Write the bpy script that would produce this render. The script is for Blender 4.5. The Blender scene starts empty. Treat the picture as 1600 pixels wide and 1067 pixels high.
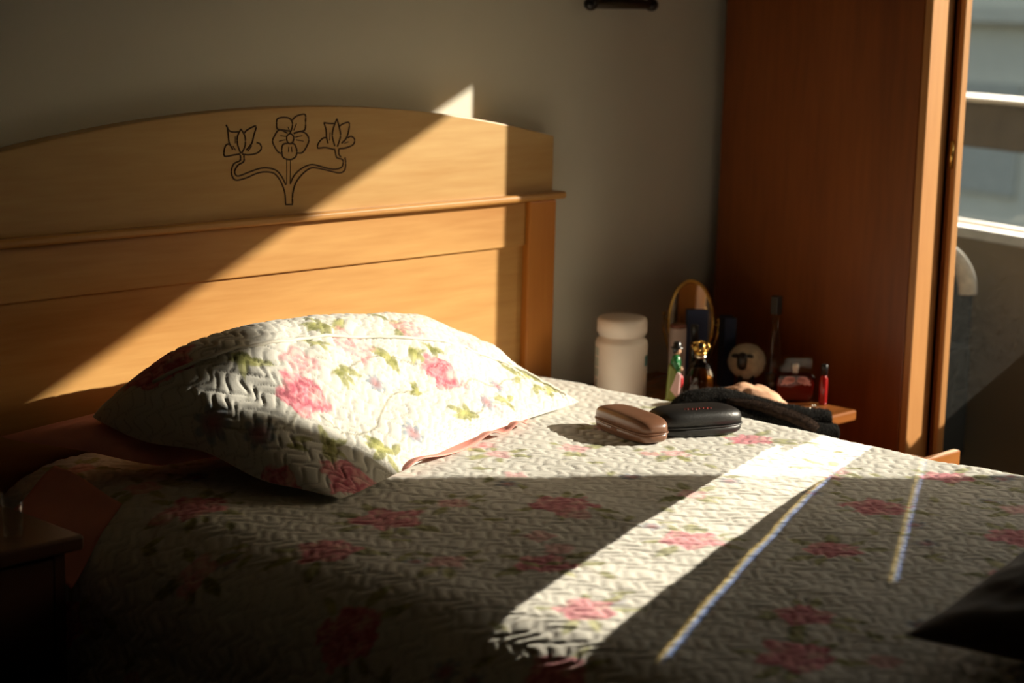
import bpy, bmesh, math, random
import numpy as np
from mathutils import Vector, Matrix

random.seed(4)
sc = bpy.context.scene
COL = sc.collection
PI = math.pi

# ------------------------------------------------------------------ camera
cam_d = bpy.data.cameras.new('camera')
cam = bpy.data.objects.new('camera', cam_d)
COL.objects.link(cam)
PSI, PIT, ROLL = math.radians(46.318), math.radians(10.4), math.radians(1.386)
F = Vector((math.sin(PSI) * math.cos(PIT), math.cos(PSI) * math.cos(PIT), -math.sin(PIT)))
R0 = Vector((math.cos(PSI), -math.sin(PSI), 0))
U0 = R0.cross(F)
R_ = R0 * math.cos(ROLL) + U0 * math.sin(ROLL)
U_ = -R0 * math.sin(ROLL) + U0 * math.cos(ROLL)
M = Matrix((R_, U_, -F)).transposed().to_4x4()
M.translation = Vector((-2.316, -2.802, 1.42))
cam.matrix_world = M
cam_d.sensor_width = 36.0
cam_d.lens = 67.5
cam_d.clip_start = 0.05
cam_d.dof.use_dof = True
cam_d.dof.focus_distance = 3.35
cam_d.dof.aperture_fstop = 3.2
sc.camera = cam

# ------------------------------------------------------------------ light
SUN = Vector((-1.0, 0.78, -0.48)).normalized()
SUN_E = 9.3
sc.view_settings.view_transform = 'Standard'
sc.view_settings.look = 'None'
sc.view_settings.gamma = 1.0
sc.view_settings.exposure = 0.0
sc.view_settings.use_curve_mapping = False

world = bpy.data.worlds.new('sky')
sc.world = world
world.use_nodes = True
wn = world.node_tree
wn.nodes.clear()
wo = wn.nodes.new('ShaderNodeOutputWorld')
wb = wn.nodes.new('ShaderNodeBackground')
ws = wn.nodes.new('ShaderNodeTexSky')
ws.sky_type = 'NISHITA'
ws.sun_disc = False
ws.sun_elevation = math.radians(21)
ws.sun_rotation = math.radians(127)
ws.air_density = 1.6
ws.dust_density = 3.0
wb.inputs['Strength'].default_value = 0.22
wn.links.new(ws.outputs[0], wb.inputs[0])
wn.links.new(wb.outputs[0], wo.inputs[0])


def aim(o, d):
    o.rotation_euler = Vector(d).to_track_quat('-Z', 'Y').to_euler()


sun_d = bpy.data.lights.new('sun', 'SUN')
sun_d.energy = SUN_E
sun_d.color = (1.0, 0.90, 0.74)
sun_d.angle = math.radians(0.55)
sun = bpy.data.objects.new('sun', sun_d)
COL.objects.link(sun)
sun.location = (6, -5, 4)
aim(sun, SUN)

# daylight entering through the window opening (sampling portal for the sky)
por_d = bpy.data.lights.new('window_daylight', 'AREA')
por_d.shape = 'RECTANGLE'
por_d.size, por_d.size_y = 1.70, 1.32
por_d.cycles.is_portal = True
por = bpy.data.objects.new('window_daylight', por_d)
COL.objects.link(por)
por.location = (2.26, -1.60, 1.43)
por.rotation_euler = Vector((-1, 0, 0)).to_track_quat('-Z', 'Z').to_euler()


# added area lamps standing in for the sun the mirror and bevel throw back
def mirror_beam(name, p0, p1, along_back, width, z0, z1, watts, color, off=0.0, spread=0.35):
    """collimated lamp added in front of the mirror; p0->p1 is its track on the bed at z=.6"""
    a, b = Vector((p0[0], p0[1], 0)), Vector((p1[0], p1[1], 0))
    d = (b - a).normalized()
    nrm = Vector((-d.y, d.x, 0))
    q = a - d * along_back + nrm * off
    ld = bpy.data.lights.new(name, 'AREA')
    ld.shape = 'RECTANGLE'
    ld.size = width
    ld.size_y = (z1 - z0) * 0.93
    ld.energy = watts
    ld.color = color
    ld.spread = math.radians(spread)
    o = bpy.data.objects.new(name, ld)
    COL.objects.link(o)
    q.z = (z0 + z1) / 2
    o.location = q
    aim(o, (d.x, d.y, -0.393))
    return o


mirror_beam('mirror_sun_stand_in_lamp', (.414, -.89), (-.538, -1.19), .88, .150, .78, 1.48, 1.05, (1, .89, .71))
for nm, p0, p1, ab, w, k in (('bevel_sun_stand_in_lamp', (.337, -1.001), (-.461, -1.338), 1.02, .004, 1.0),
                             ('bevel_sun_stand_in_lamp', (.64, -1.013), (-.055, -1.398), .80, .004, .55)):
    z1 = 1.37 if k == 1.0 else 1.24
    for off, colr in ((-.0045, (1, .66, .18)), (0, (1, .95, .8)), (.0045, (.30, .50, 1))):  # tinted lamps side by side imitate the bevel's rainbow fringe
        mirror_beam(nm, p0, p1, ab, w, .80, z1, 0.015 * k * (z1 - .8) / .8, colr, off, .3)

# ------------------------------------------------------------------ helpers


def tag(o, label=None, cat=None, group=None, kind=None):
    if label:
        o['label'] = label
    if cat:
        o['category'] = cat
    if group:
        o['group'] = group
    if kind:
        o['kind'] = kind
    return o


def thing(name, label, cat, loc=(0, 0, 0), rz=0.0, group=None):
    o = bpy.data.objects.new(name, None)
    o.empty_display_size = 0.05
    COL.objects.link(o)
    o.location = loc
    o.rotation_euler = (0, 0, rz)
    return tag(o, label, cat, group)


class MB:
    def __init__(s):
        s.v, s.f, s.sm = [], [], []

    def add(s, vs, fs, smooth=False):
        n = len(s.v)
        s.v += [tuple(map(float, p)) for p in vs]
        s.f += [tuple(i + n for i in f) for f in fs]
        s.sm += [smooth] * len(fs)
        return s

    def box(s, x0, x1, y0, y1, z0, z1, mat=None):
        vs = [(x, y, z) for x in (x0, x1) for y in (y0, y1) for z in (z0, z1)]
        if mat is not None:
            vs = [mat @ Vector(p) for p in vs]
        return s.add(vs, [(0, 1, 3, 2), (4, 6, 7, 5), (0, 4, 5, 1), (2, 3, 7, 6), (0, 2, 6, 4), (1, 5, 7, 3)])

    def prism(s, poly, axis, d0, d1):
        """poly of (a,b) extruded along axis 'x','y' or 'z'"""
        n = len(poly)

        def P(a, b, d):
            return {'y': (a, d, b), 'x': (d, a, b), 'z': (a, b, d)}[axis]
        vs = [P(a, b, d0) for a, b in poly] + [P(a, b, d1) for a, b in poly]
        fs = [tuple(range(n)), tuple(range(2 * n - 1, n - 1, -1))]
        fs += [(i, i + n, (i + 1) % n + n, (i + 1) % n) for i in range(n)]
        return s.add(vs, fs)

    def lathe(s, prof, n=32, c=(0, 0, 0), rib=None, smooth=True, sx=1.0, sy=1.0):
        vs, fs = [], []
        for r, z in prof:
            for i in range(n):
                a = 2 * PI * i / n
                rr = r * (rib(a, z) if rib else 1)
                vs.append((c[0] + rr * math.cos(a) * sx, c[1] + rr * math.sin(a) * sy, c[2] + z))
        for j in range(len(prof) - 1):
            for i in range(n):
                k = (i + 1) % n
                fs.append((j * n + i, j * n + k, (j + 1) * n + k, (j + 1) * n + i))
        s.add(vs, fs, smooth)
        m = len(s.v) - len(vs)
        if prof[0][0] > 1e-6:
            s.f.append(tuple(m + i for i in reversed(range(n)))); s.sm.append(False)
        if prof[-1][0] > 1e-6:
            s.f.append(tuple(m + (len(prof) - 1) * n + i for i in range(n))); s.sm.append(False)
        return s

    def tube(s, path, r, n=8, closed=False, flat=None, up=(0, 0, 1)):
        path = [Vector(p) for p in path]
        m = len(path)
        rs = r if isinstance(r, (list, tuple)) else [r] * m
        vs, fs = [], []
        up = Vector(up)
        for i, p in enumerate(path):
            a = path[(i - 1) % m] if (closed or i > 0) else p
            b = path[(i + 1) % m] if (closed or i < m - 1) else p
            t = (b - a).normalized()
            u = up - t * up.dot(t)
            if u.length < 1e-4:
                u = Vector((1, 0, 0)) - t * t.x
            u.normalize()
            w = t.cross(u)
            ku, kw = flat if flat else (1, 1)
            for k in range(n):
                g = 2 * PI * k / n
                vs.append(p + (u * math.sin(g) * ku + w * math.cos(g) * kw) * rs[i])
        for i in range(m if closed else m - 1):
            j = (i + 1) % m
            for k in range(n):
                l = (k + 1) % n
                fs.append((i * n + k, i * n + l, j * n + l, j * n + k))
        if not closed:
            fs.append(tuple(reversed(range(n))))
            fs.append(tuple((m - 1) * n + k for k in range(n)))
        return s.add(vs, fs, True)

    def ball(s, c, r, n=16, m=10, sc3=(1, 1, 1), disp=None, mat=None, e=(1, 1), half=None):
        """super-ellipsoid; half=+1 upper / -1 lower"""
        def sp(v, p):
            return math.copysign(abs(v) ** p, v)
        lo, hi = -PI / 2, PI / 2
        if half == 1:
            lo = 0
        if half == -1:
            hi = 0
        vs, fs = [], []
        for j in range(m + 1):
            t = lo + (hi - lo) * j / m
            for i in range(n):
                a = 2 * PI * i / n
                p = Vector((sp(math.cos(t), e[1]) * sp(math.cos(a), e[0]), sp(math.cos(t), e[1]) * sp(math.sin(a), e[0]), sp(math.sin(t), e[1])))
                k = r * (disp(p) if disp else 1)
                q = Vector((p.x * sc3[0], p.y * sc3[1], p.z * sc3[2])) * k
                if mat is not None:
                    q = mat @ q
                vs.append(Vector(c) + q)
        for j in range(m):
            for i in range(n):
                k = (i + 1) % n
                fs.append((j * n + i, j * n + k, (j + 1) * n + k, (j + 1) * n + i))
        if half == 1:
            fs.append(tuple(reversed(range(n))))
        if half == -1:
            fs.append(tuple(m * n + i for i in range(n)))
        return s.add(vs, fs, True)

    def build(s, name, mat, parent=None, bevel=0, seg=2, label=None, kind=None):
        me = bpy.data.meshes.new(name)
        me.from_pydata(s.v, [], s.f)
        me.polygons.foreach_set('use_smooth', s.sm)
        bm = bmesh.new()
        bm.from_mesh(me)
        bmesh.ops.remove_doubles(bm, verts=bm.verts, dist=1e-6)
        bmesh.ops.recalc_face_normals(bm, faces=bm.faces)
        bm.to_mesh(me)
        bm.free()
        if mat:
            me.materials.append(mat)
        o = bpy.data.objects.new(name, me)
        COL.objects.link(o)
        if parent:
            o.parent = parent
        if bevel:
            b = o.modifiers.new('bevel', 'BEVEL')
            b.width, b.segments = bevel, seg
            b.limit_method = 'ANGLE'
            b.angle_limit = math.radians(40)
            b.harden_normals = False
        if label:
            o['label'] = label
        if kind:
            o['kind'] = kind
        return o


def struct(mb, name, mat, bevel=0):
    return mb.build(name, mat, None, bevel, kind='structure')


def grid_object(name, P, mat, parent=None, colors=None, closed_u=False, solid=0):
    """P: (nv,nu,3) array -> quad grid mesh (fast path)"""
    nv, nu = P.shape[:2]
    idx = np.arange(nv * nu).reshape(nv, nu)
    if closed_u:
        a, b = idx[:-1, :], np.roll(idx, -1, 1)[:-1, :]
        c, d = np.roll(idx, -1, 1)[1:, :], idx[1:, :]
    else:
        a, b, c, d = idx[:-1, :-1], idx[:-1, 1:], idx[1:, 1:], idx[1:, :-1]
    q = np.stack([a, b, c, d], -1).reshape(-1, 4)
    me = bpy.data.meshes.new(name)
    me.vertices.add(nv * nu)
    me.vertices.foreach_set('co', P.reshape(-1).astype(np.float32))
    me.loops.add(q.size)
    me.loops.foreach_set('vertex_index', q.reshape(-1).astype(np.int32))
    me.polygons.add(len(q))
    me.polygons.foreach_set('loop_start', np.arange(0, q.size, 4, dtype=np.int32))
    me.polygons.foreach_set('use_smooth', np.ones(len(q), dtype=bool))
    me.update(calc_edges=True)
    if colors is not None:
        ca = me.color_attributes.new('print', 'FLOAT_COLOR', 'POINT')
        rgba = np.ones((nv * nu, 4), np.float32)
        rgba[:, :3] = colors.reshape(-1, 3)
        ca.data.foreach_set('color', rgba.reshape(-1))
    me.materials.append(mat)
    o = bpy.data.objects.new(name, me)
    COL.objects.link(o)
    if parent:
        o.parent = parent
    if solid:
        m = o.modifiers.new('thickness', 'SOLIDIFY')
        m.thickness = solid
        m.offset = -1
    return o


# ------------------------------------------------------------------ materials
def new_mat(name):
    m = bpy.data.materials.new(name)
    m.use_nodes = True
    nt = m.node_tree
    return m, nt, nt.nodes['Principled BSDF']


def plain(name, col, rough=.6, noise=.06, nscale=20, bump=0, bscale=200, metal=0, spec=.5, sheen=0):
    m, nt, b = new_mat(name)
    tc = nt.nodes.new('ShaderNodeTexCoord')
    n = nt.nodes.new('ShaderNodeTexNoise')
    n.inputs['Scale'].default_value = nscale
    n.inputs['Detail'].default_value = 4
    nt.links.new(tc.outputs['Object'], n.inputs['Vector'])
    r = nt.nodes.new('ShaderNodeValToRGB')
    r.color_ramp.elements[0].position = .3
    r.color_ramp.elements[1].position = .7
    r.color_ramp.elements[0].color = tuple(max(0, c * (1 - noise * 2)) for c in col) + (1,)
    r.color_ramp.elements[1].color = tuple(min(1, c * (1 + noise)) for c in col) + (1,)
    nt.links.new(n.outputs['Fac'], r.inputs[0])
    nt.links.new(r.outputs[0], b.inputs['Base Color'])
    b.inputs['Roughness'].default_value = rough
    b.inputs['Metallic'].default_value = metal
    b.inputs['Specular IOR Level'].default_value = spec
    if sheen:
        b.inputs['Sheen Weight'].default_value = sheen
    if bump:
        n2 = nt.nodes.new('ShaderNodeTexNoise')
        n2.inputs['Scale'].default_value = bscale
        n2.inputs['Detail'].default_value = 3
        nt.links.new(tc.outputs['Object'], n2.inputs['Vector'])
        bp = nt.nodes.new('ShaderNodeBump')
        bp.inputs['Strength'].default_value = bump
        bp.inputs['Distance'].default_value = .003
        nt.links.new(n2.outputs['Fac'], bp.inputs['Height'])
        nt.links.new(bp.outputs[0], b.inputs['Normal'])
    return m


def wood(name, c0, c1, axis='x', scale=6, rough=.4, knots=.5):
    m, nt, b = new_mat(name)
    tc = nt.nodes.new('ShaderNodeTexCoord')
    mp = nt.nodes.new('ShaderNodeMapping')
    st = {'x': (.09, 1, 1), 'y': (1, .09, 1), 'z': (1, 1, .09)}[axis]
    mp.inputs['Scale'].default_value = st
    nt.links.new(tc.outputs['Object'], mp.inputs[0])
    n = nt.nodes.new('ShaderNodeTexNoise')
    n.inputs['Scale'].default_value = scale
    n.inputs['Detail'].default_value = 5
    n.inputs['Distortion'].default_value = knots
    nt.links.new(mp.outputs[0], n.inputs['Vector'])
    n2 = nt.nodes.new('ShaderNodeTexNoise')
    n2.inputs['Scale'].default_value = scale * 14
    n2.inputs['Detail'].default_value = 3
    nt.links.new(mp.outputs[0], n2.inputs['Vector'])
    mx = nt.nodes.new('ShaderNodeMath')
    mx.operation = 'MULTIPLY_ADD'
    mx.inputs[1].default_value = .35
    nt.links.new(n2.outputs['Fac'], mx.inputs[0])
    nt.links.new(n.outputs['Fac'], mx.inputs[2])
    r = nt.nodes.new('ShaderNodeValToRGB')
    r.color_ramp.elements[0].position = .45
    r.color_ramp.elements[1].position = .9
    r.color_ramp.elements[0].color = c0 + (1,)
    r.color_ramp.elements[1].color = c1 + (1,)
    nt.links.new(mx.outputs[0], r.inputs[0])
    nt.links.new(r.outputs[0], b.inputs['Base Color'])
    b.inputs['Roughness'].default_value = rough
    bp = nt.nodes.new('ShaderNodeBump')
    bp.inputs['Strength'].default_value = .05
    bp.inputs['Distance'].default_value = .002
    nt.links.new(n2.outputs['Fac'], bp.inputs['Height'])
    nt.links.new(bp.outputs[0], b.inputs['Normal'])
    return m


def clear_glass(name, tint=(1, 1, 1), refl=.1, rough=0.0, dust=0.0):
    """thin walled glass: mostly see-through, with a mirror-like film"""
    m, nt, b = new_mat(name)
    nt.nodes.remove(b)
    out = nt.nodes['Material Output']
    t = nt.nodes.new('ShaderNodeBsdfTransparent')
    t.inputs[0].default_value = tint + (1,)
    g = nt.nodes.new('ShaderNodeBsdfGlossy')
    g.inputs['Roughness'].default_value = rough
    lw = nt.nodes.new('ShaderNodeLayerWeight')
    lw.inputs[0].default_value = .35
    ma = nt.nodes.new('ShaderNodeMath')
    ma.operation = 'MULTIPLY_ADD'
    ma.inputs[1].default_value = .5
    ma.inputs[2].default_value = refl * .4
    ma.use_clamp = True
    nt.links.new(lw.outputs['Facing'], ma.inputs[0])
    mul = nt.nodes.new('ShaderNodeMath')
    mul.operation = 'MULTIPLY'
    mul.inputs[1].default_value = refl * 5
    mul.use_clamp = True
    nt.links.new(ma.outputs[0], mul.inputs[0])
    mix = nt.nodes.new('ShaderNodeMixShader')
    nt.links.new(mul.outputs[0], mix.inputs[0])
    nt.links.new(t.outputs[0], mix.inputs[1])
    nt.links.new(g.outputs[0], mix.inputs[2])
    nt.links.new(mix.outputs[0], out.inputs[0])
    return m


def mirror_mat(name, col=.85, dust=.04):
    m, nt, b = new_mat(name)
    nt.nodes.remove(b)
    out = nt.nodes['Material Output']
    g = nt.nodes.new('ShaderNodeBsdfGlossy')
    g.inputs['Roughness'].default_value = 0
    g.inputs['Color'].default_value = (col, col, col, 1)
    d = nt.nodes.new('ShaderNodeBsdfDiffuse')
    d.inputs[0].default_value = (.8, .78, .72, 1)
    n = nt.nodes.new('ShaderNodeTexNoise')
    n.inputs['Scale'].default_value = 140
    n.inputs['Detail'].default_value = 2
    tc = nt.nodes.new('ShaderNodeTexCoord')
    nt.links.new(tc.outputs['Object'], n.inputs['Vector'])
    mr = nt.nodes.new('ShaderNodeMapRange')
    mr.inputs[1].default_value = .35
    mr.inputs[2].default_value = .75
    mr.inputs[3].default_value = dust * .6
    mr.inputs[4].default_value = dust * 1.7
    nt.links.new(n.outputs['Fac'], mr.inputs[0])
    mix = nt.nodes.new('ShaderNodeMixShader')
    nt.links.new(mr.outputs[0], mix.inputs[0])
    nt.links.new(g.outputs[0], mix.inputs[1])
    nt.links.new(d.outputs[0], mix.inputs[2])
    nt.links.new(mix.outputs[0], out.inputs[0])
    return m


def printed_cloth(name):
    m, nt, b = new_mat(name)
    a = nt.nodes.new('ShaderNodeAttribute')
    a.attribute_name = 'print'
    nt.links.new(a.outputs['Color'], b.inputs['Base Color'])
    b.inputs['Roughness'].default_value = .85
    b.inputs['Specular IOR Level'].default_value = .15
    b.inputs['Sheen Weight'].default_value = .15
    tc = nt.nodes.new('ShaderNodeTexCoord')
    n = nt.nodes.new('ShaderNodeTexNoise')
    n.inputs['Scale'].default_value = 260
    n.inputs['Detail'].default_value = 2
    nt.links.new(tc.outputs['Object'], n.inputs['Vector'])
    bp = nt.nodes.new('ShaderNodeBump')
    bp.inputs['Strength'].default_value = .15
    bp.inputs['Distance'].default_value = .002
    nt.links.new(n.outputs['Fac'], bp.inputs['Height'])
    nt.links.new(bp.outputs[0], b.inputs['Normal'])
    return m


PINE = wood('honey_pine_along', (.38, .155, .026), (.60, .335, .105), 'x', 5, .42)
PINE_V = wood('shade_toned_pine_upright', (.40, .115, .012), (.56, .21, .032), 'z', 5, .42)  # shade on the posts put into a deeper, more saturated pine
REDWOOD = wood('red_brown_wood', (.145, .032, .005), (.28, .075, .012), 'z', 5, .38)
REDWOOD_X = wood('red_brown_wood_along', (.22, .068, .014), (.38, .145, .04), 'x', 6, .22)
FRAMEWOOD = wood('door_frame_wood', (.40, .165, .045), (.55, .27, .09), 'z', 5, .4)
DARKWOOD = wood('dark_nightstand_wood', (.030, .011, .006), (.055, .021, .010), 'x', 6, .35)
GROOVE = plain('carved_line', (.075, .036, .014), .8)
CREST = wood('pale_pine_along', (.40, .195, .045), (.59, .385, .150), 'x', 5, .42)
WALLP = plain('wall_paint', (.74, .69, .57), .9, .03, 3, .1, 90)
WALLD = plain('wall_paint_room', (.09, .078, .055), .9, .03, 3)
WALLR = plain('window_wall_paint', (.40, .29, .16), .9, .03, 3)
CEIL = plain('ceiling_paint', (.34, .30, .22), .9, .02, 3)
FLOOR = wood('floor_wood', (.06, .028, .014), (.11, .05, .022), 'y', 5, .5)
CLOTH = printed_cloth('quilted_floral_cotton')
PINK = plain('pink_sheet', (.80, .34, .28), .85, .04, 15, .1, 120)
DARKCUSH = plain('dark_brown_velvet', (.050, .036, .024), .9, .1, 20, .2, 160, sheen=.1)
MATTR = plain('mattress_ticking', (.6, .55, .48), .9)
WHITEPL = plain('white_plastic', (.80, .70, .62), .45, .02)
TEAL = plain('teal_print', (.03, .13, .12), .5)
PALEGREEN = plain('pale_green_print', (.50, .53, .46), .5)
BLACKPL = plain('black_plastic', (.010, .010, .011), .35)
BLACKLE = plain('black_leatherette', (.012, .011, .010), .42, .1, 30, .15, 300)
BROWNLE = plain('brown_leatherette', (.19, .088, .050), .30, .06, 30, .04, 300)
REDINK = plain('red_print', (.32, .03, .02), .5)
KNITB = plain('black_fuzzy_knit', (.008, .007, .006), .95, .3, 90, 1.0, 420, spec=.1)
KNITBR = plain('dark_brown_fuzzy_knit', (.030, .017, .011), .95, .3, 90, 1.0, 420, spec=.1)
PEACH = plain('peach_cloth', (.80, .46, .29), .85, .06, 12, .2, 90)
GOLD = plain('gold_metal', (.85, .55, .16), .25, .1, 60, .15, 150, metal=1)
SILVER = plain('silver_metal', (.8, .78, .74), .2, .05, 60, metal=1)
WOOL = plain('cream_wool', (.66, .55, .38), .95, .1, 60, .8, 220, sheen=.3)
AMBER = clear_glass('amber_glass', (.42, .25, .09), .12)
PINKGL = clear_glass('red_pink_perfume', (.75, .28, .22), .10)
CLEAR = clear_glass('clear_glass', (.93, .95, .94), .075)
PANE = clear_glass('window_pane', (.97, .98, .98), .05)
PINKDEC = plain('pink_leaf_print', (.88, .48, .50), .6)
REDGL = plain('red_lacquer', (.35, .015, .015), .15)
NAVY = plain('navy_card', (.012, .028, .085), .6)
CANDLE = plain('pale_pink_wax', (.62, .46, .40), .6)
RUST = plain('rust_brown_lid', (.22, .07, .04), .5)
GREENP = plain('green_glaze', (.02, .17, .05), .25)
OLIVEP = plain('olive_glaze', (.22, .27, .05), .4)
LIMEP = plain('yellow_green_glaze', (.48, .52, .10), .4)
PINKP = plain('pale_pink_glaze', (.80, .55, .55), .4)
REDP = plain('red_glaze', (.62, .04, .05), .3)
SKIN = plain('painted_skin', (.72, .42, .26), .45)
BLACKP = plain('black_glaze', (.015, .013, .013), .3)
MIRROR = mirror_mat('wardrobe_mirror_glass', .84, .018)
VMIRROR = mirror_mat('vanity_mirror_glass', .8, .02)
STEELC = plain('scroll_cloth', (.20, .16, .09), .9, .2, 40)
CONC = plain('balcony_concrete', (.10, .09, .075), .9, .1, 8)
FACADE = plain('pale_facade', (.90, .83, .70), .9, .05, 1.2)
FACADED = plain('facade_window', (.62, .60, .54), .5)
RAILM = plain('white_railing', (.80, .79, .74), .5)
RIMCREAM = plain('rim_light_cream', (.85, .76, .58), .95, .1, 60, .8, 200, sheen=.6)
TEALCH = plain('dark_teal_upholstery', (.04, .055, .06), .9)
WINFR = wood('window_frame_wood', (.36, .30, .24), (.52, .46, .38), 'z', 5, .5)

# ------------------------------------------------------------------ noise and printed pattern
def vnoise(x, y, seed=0):
    x = np.asarray(x, float); y = np.asarray(y, float)
    xi, yi = np.floor(x).astype(np.int64), np.floor(y).astype(np.int64)
    fx, fy = x - xi, y - yi
    fx, fy = fx * fx * (3 - 2 * fx), fy * fy * (3 - 2 * fy)

    def h(a, b):
        n = (a * 374761393 + b * 668265263 + seed * 974634777) & 0xffffffff
        n = ((n ^ (n >> 13)) * 1274126177) & 0xffffffff
        return ((n ^ (n >> 16)) & 0xffff) / 65535.0
    return (h(xi, yi) * (1 - fx) + h(xi + 1, yi) * fx) * (1 - fy) + (h(xi, yi + 1) * (1 - fx) + h(xi + 1, yi + 1) * fx) * fy


def fbm(x, y, seed=0, oct=3):
    t = 0
    for i in range(oct):
        t = t + vnoise(x * 2 ** i, y * 2 ** i, seed + i) * .5 ** i
    return t / (2 - .5 ** (oct - 1))


def quilting(X, Y, s=.0205, lam=.050, amp=.0034, seed=0):
    """height of stitched vermicelli channels, and a mask of the stitch lines"""
    xw = X + .024 * (fbm(X * 15, Y * 15, seed + 3, 2) - .5)
    yw = Y + .024 * (fbm(X * 14, Y * 14, seed + 9, 2) - .5)
    k0 = np.floor(yw / s)
    d = np.full(X.shape, 9.)
    for dk in (-1, 0, 1, 2):
        k = k0 + dk
        ph = np.mod(k * .6 + .9 * np.sin(k * 1.7) + seed, 6.283)
        g = 2 * PI * xw / lam + ph
        yk = (k + .52 * np.sin(g) + .07 * np.sin(2 * g + k)) * s
        sl = s * 2 * PI / lam * (.52 * np.cos(g) + .14 * np.cos(2 * g + k))
        d = np.minimum(d, np.abs(yw - yk) / np.sqrt(1 + sl * sl))
    q = np.clip(d / (.36 * s), 0, 1)
    return amp * np.sqrt(q * (2 - q)), np.clip(1 - d / .0014, 0, 1)


PK = np.array
C_WHITE = PK((.665, .645, .58))


def paint(X, Y, items):
    C = np.empty(X.shape + (3,))
    C[:] = C_WHITE
    n1 = fbm(X * 60, Y * 60, 5)
    C *= (.96 + .08 * fbm(X * 8, Y * 8, 31))[..., None]
    for it in items:
        kind = it[0]
        if kind == 'vine':
            _, pts, w, col = it
            pts = np.array(pts)
            x0, y0 = pts.min(0) - .02
            x1, y1 = pts.max(0) + .02
            m = (X > x0) & (X < x1) & (Y > y0) & (Y < y1)
            if not m.any():
                continue
            x, y = X[m], Y[m]
            d = np.full(x.shape, 9.)
            for a, b in zip(pts[:-1], pts[1:]):
                e = b - a
                t = np.clip(((x - a[0]) * e[0] + (y - a[1]) * e[1]) / (e @ e + 1e-9), 0, 1)
                d = np.minimum(d, np.hypot(x - a[0] - t * e[0], y - a[1] - t * e[1]))
            k = np.clip((w - d) / .0015 + .5, 0, 1)[:, None] * .6
            C[m] = C[m] * (1 - k) + PK(col) * k
            continue
        _, cx, cy, r, ang = it
        m = (np.abs(X - cx) < 2.1 * r) & (np.abs(Y - cy) < 2.1 * r)
        if not m.any():
            continue
        dx, dy = X[m] - cx, Y[m] - cy
        n = n1[m]
        th = np.arctan2(dy, dx) + ang
        rr = np.hypot(dx, dy) / r
        c = C[m]
        if kind == 'rose':
            e = rr * (1 - .12 * np.sin(5 * th)) + .62 * (n - .5)
            k = np.clip((1 - e) / .10, 0, 1)[:, None] * .92
            ring = .5 + .5 * np.sin(e * 15 + 2.2 * np.sin(2 * th + e * 4) + 5 * n)
            col = PK((.50, .075, .13)) * (1 - ring[:, None]) + PK((.80, .30, .34)) * ring[:, None]
            hi = np.clip((fbm(dx * 70 + 7, dy * 70, 12) - .55) * 5, 0, 1)[:, None]
            col = col * (1 - .6 * hi) + PK((.85, .56, .50)) * .6 * hi
        elif kind == 'pale':
            e = rr * (1 - .15 * np.sin(4 * th)) + .5 * (n - .5)
            k = np.clip((1 - e) / .3, 0, 1)[:, None] * .75
            ring = (.5 + .5 * np.sin(e * 12 + 5 * n))[:, None]
            col = PK((.72, .27, .31)) * (1 - ring) + PK((.84, .55, .50)) * ring
        elif kind == 'leaf':
            a = dx * math.cos(ang) + dy * math.sin(ang)
            b = -dx * math.sin(ang) + dy * math.cos(ang)
            w = .42 * np.clip(1 - (a / r) ** 2, 0, 1) ** .8 * (1 - .25 * a / r)
            e = np.abs(b) / r - w + .34 * (n - .5)
            k = np.clip(-e / .12, 0, 1)[:, None] * .85
            vein = np.clip(1 - np.abs(b) / (.06 * r), 0, 1)[:, None]
            t = np.clip(n * 1.6 - .3, 0, 1)[:, None]
            col = PK((.15, .16, .035)) * (1 - t) + PK((.47, .46, .17)) * t
            col = col * (1 - .5 * vein) + PK((.55, .52, .24)) * .5 * vein
        elif kind == 'blue':
            e = rr / (.55 + .45 * np.abs(np.cos(3.5 * th))) + .3 * (n - .5)
            k = np.clip((1 - e) / .2, 0, 1)[:, None] * .8
            t = np.clip(rr * 1.4, 0, 1)[:, None]
            col = PK((.48, .14, .16)) * (1 - t) + PK((.26, .33, .40)) * t
        C[m] = c * (1 - k) + col * k
    return np.clip(C, .005, .95)


def spray(rnd, x, y, big=True, size=1.0):
    """one printed bouquet: rose, leaves, little blue flowers, a vine"""
    it = []
    r = (.046 if big else .030) * size * rnd.uniform(.85, 1.15)
    a0 = rnd.uniform(0, 6.28)
    for k in range(rnd.randint(5, 8)):
        a = a0 + k * 1.0 + rnd.uniform(-.5, .5)
        lr = rnd.uniform(.016, .034) * size
        it.append(('leaf', x + math.cos(a) * (r + lr * .7), y + math.sin(a) * (r + lr * .7), lr, a))
    p = [(x, y)]
    a = a0 + .7
    for k in range(14):
        a += rnd.uniform(-.45, .45)
        p.append((p[-1][0] + .016 * math.cos(a), p[-1][1] + .016 * math.sin(a)))
    it.append(('vine', p, .0016, (.24, .19, .09)))
    it.append(('leaf', p[8][0] + .01, p[8][1] + .012, .022 * size, a + 1.0))
    it.append(('leaf', p[11][0] - .01, p[11][1] - .010, .020 * size, a - 1.0))
    it.append(('blue' if rnd.random() < .65 else 'pale', p[-1][0], p[-1][1], rnd.uniform(.020, .027) * size, rnd.uniform(0, 6)))
    it.append(('rose' if big else 'pale', x, y, r, rnd.uniform(0, 6)))
    return it


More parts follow.
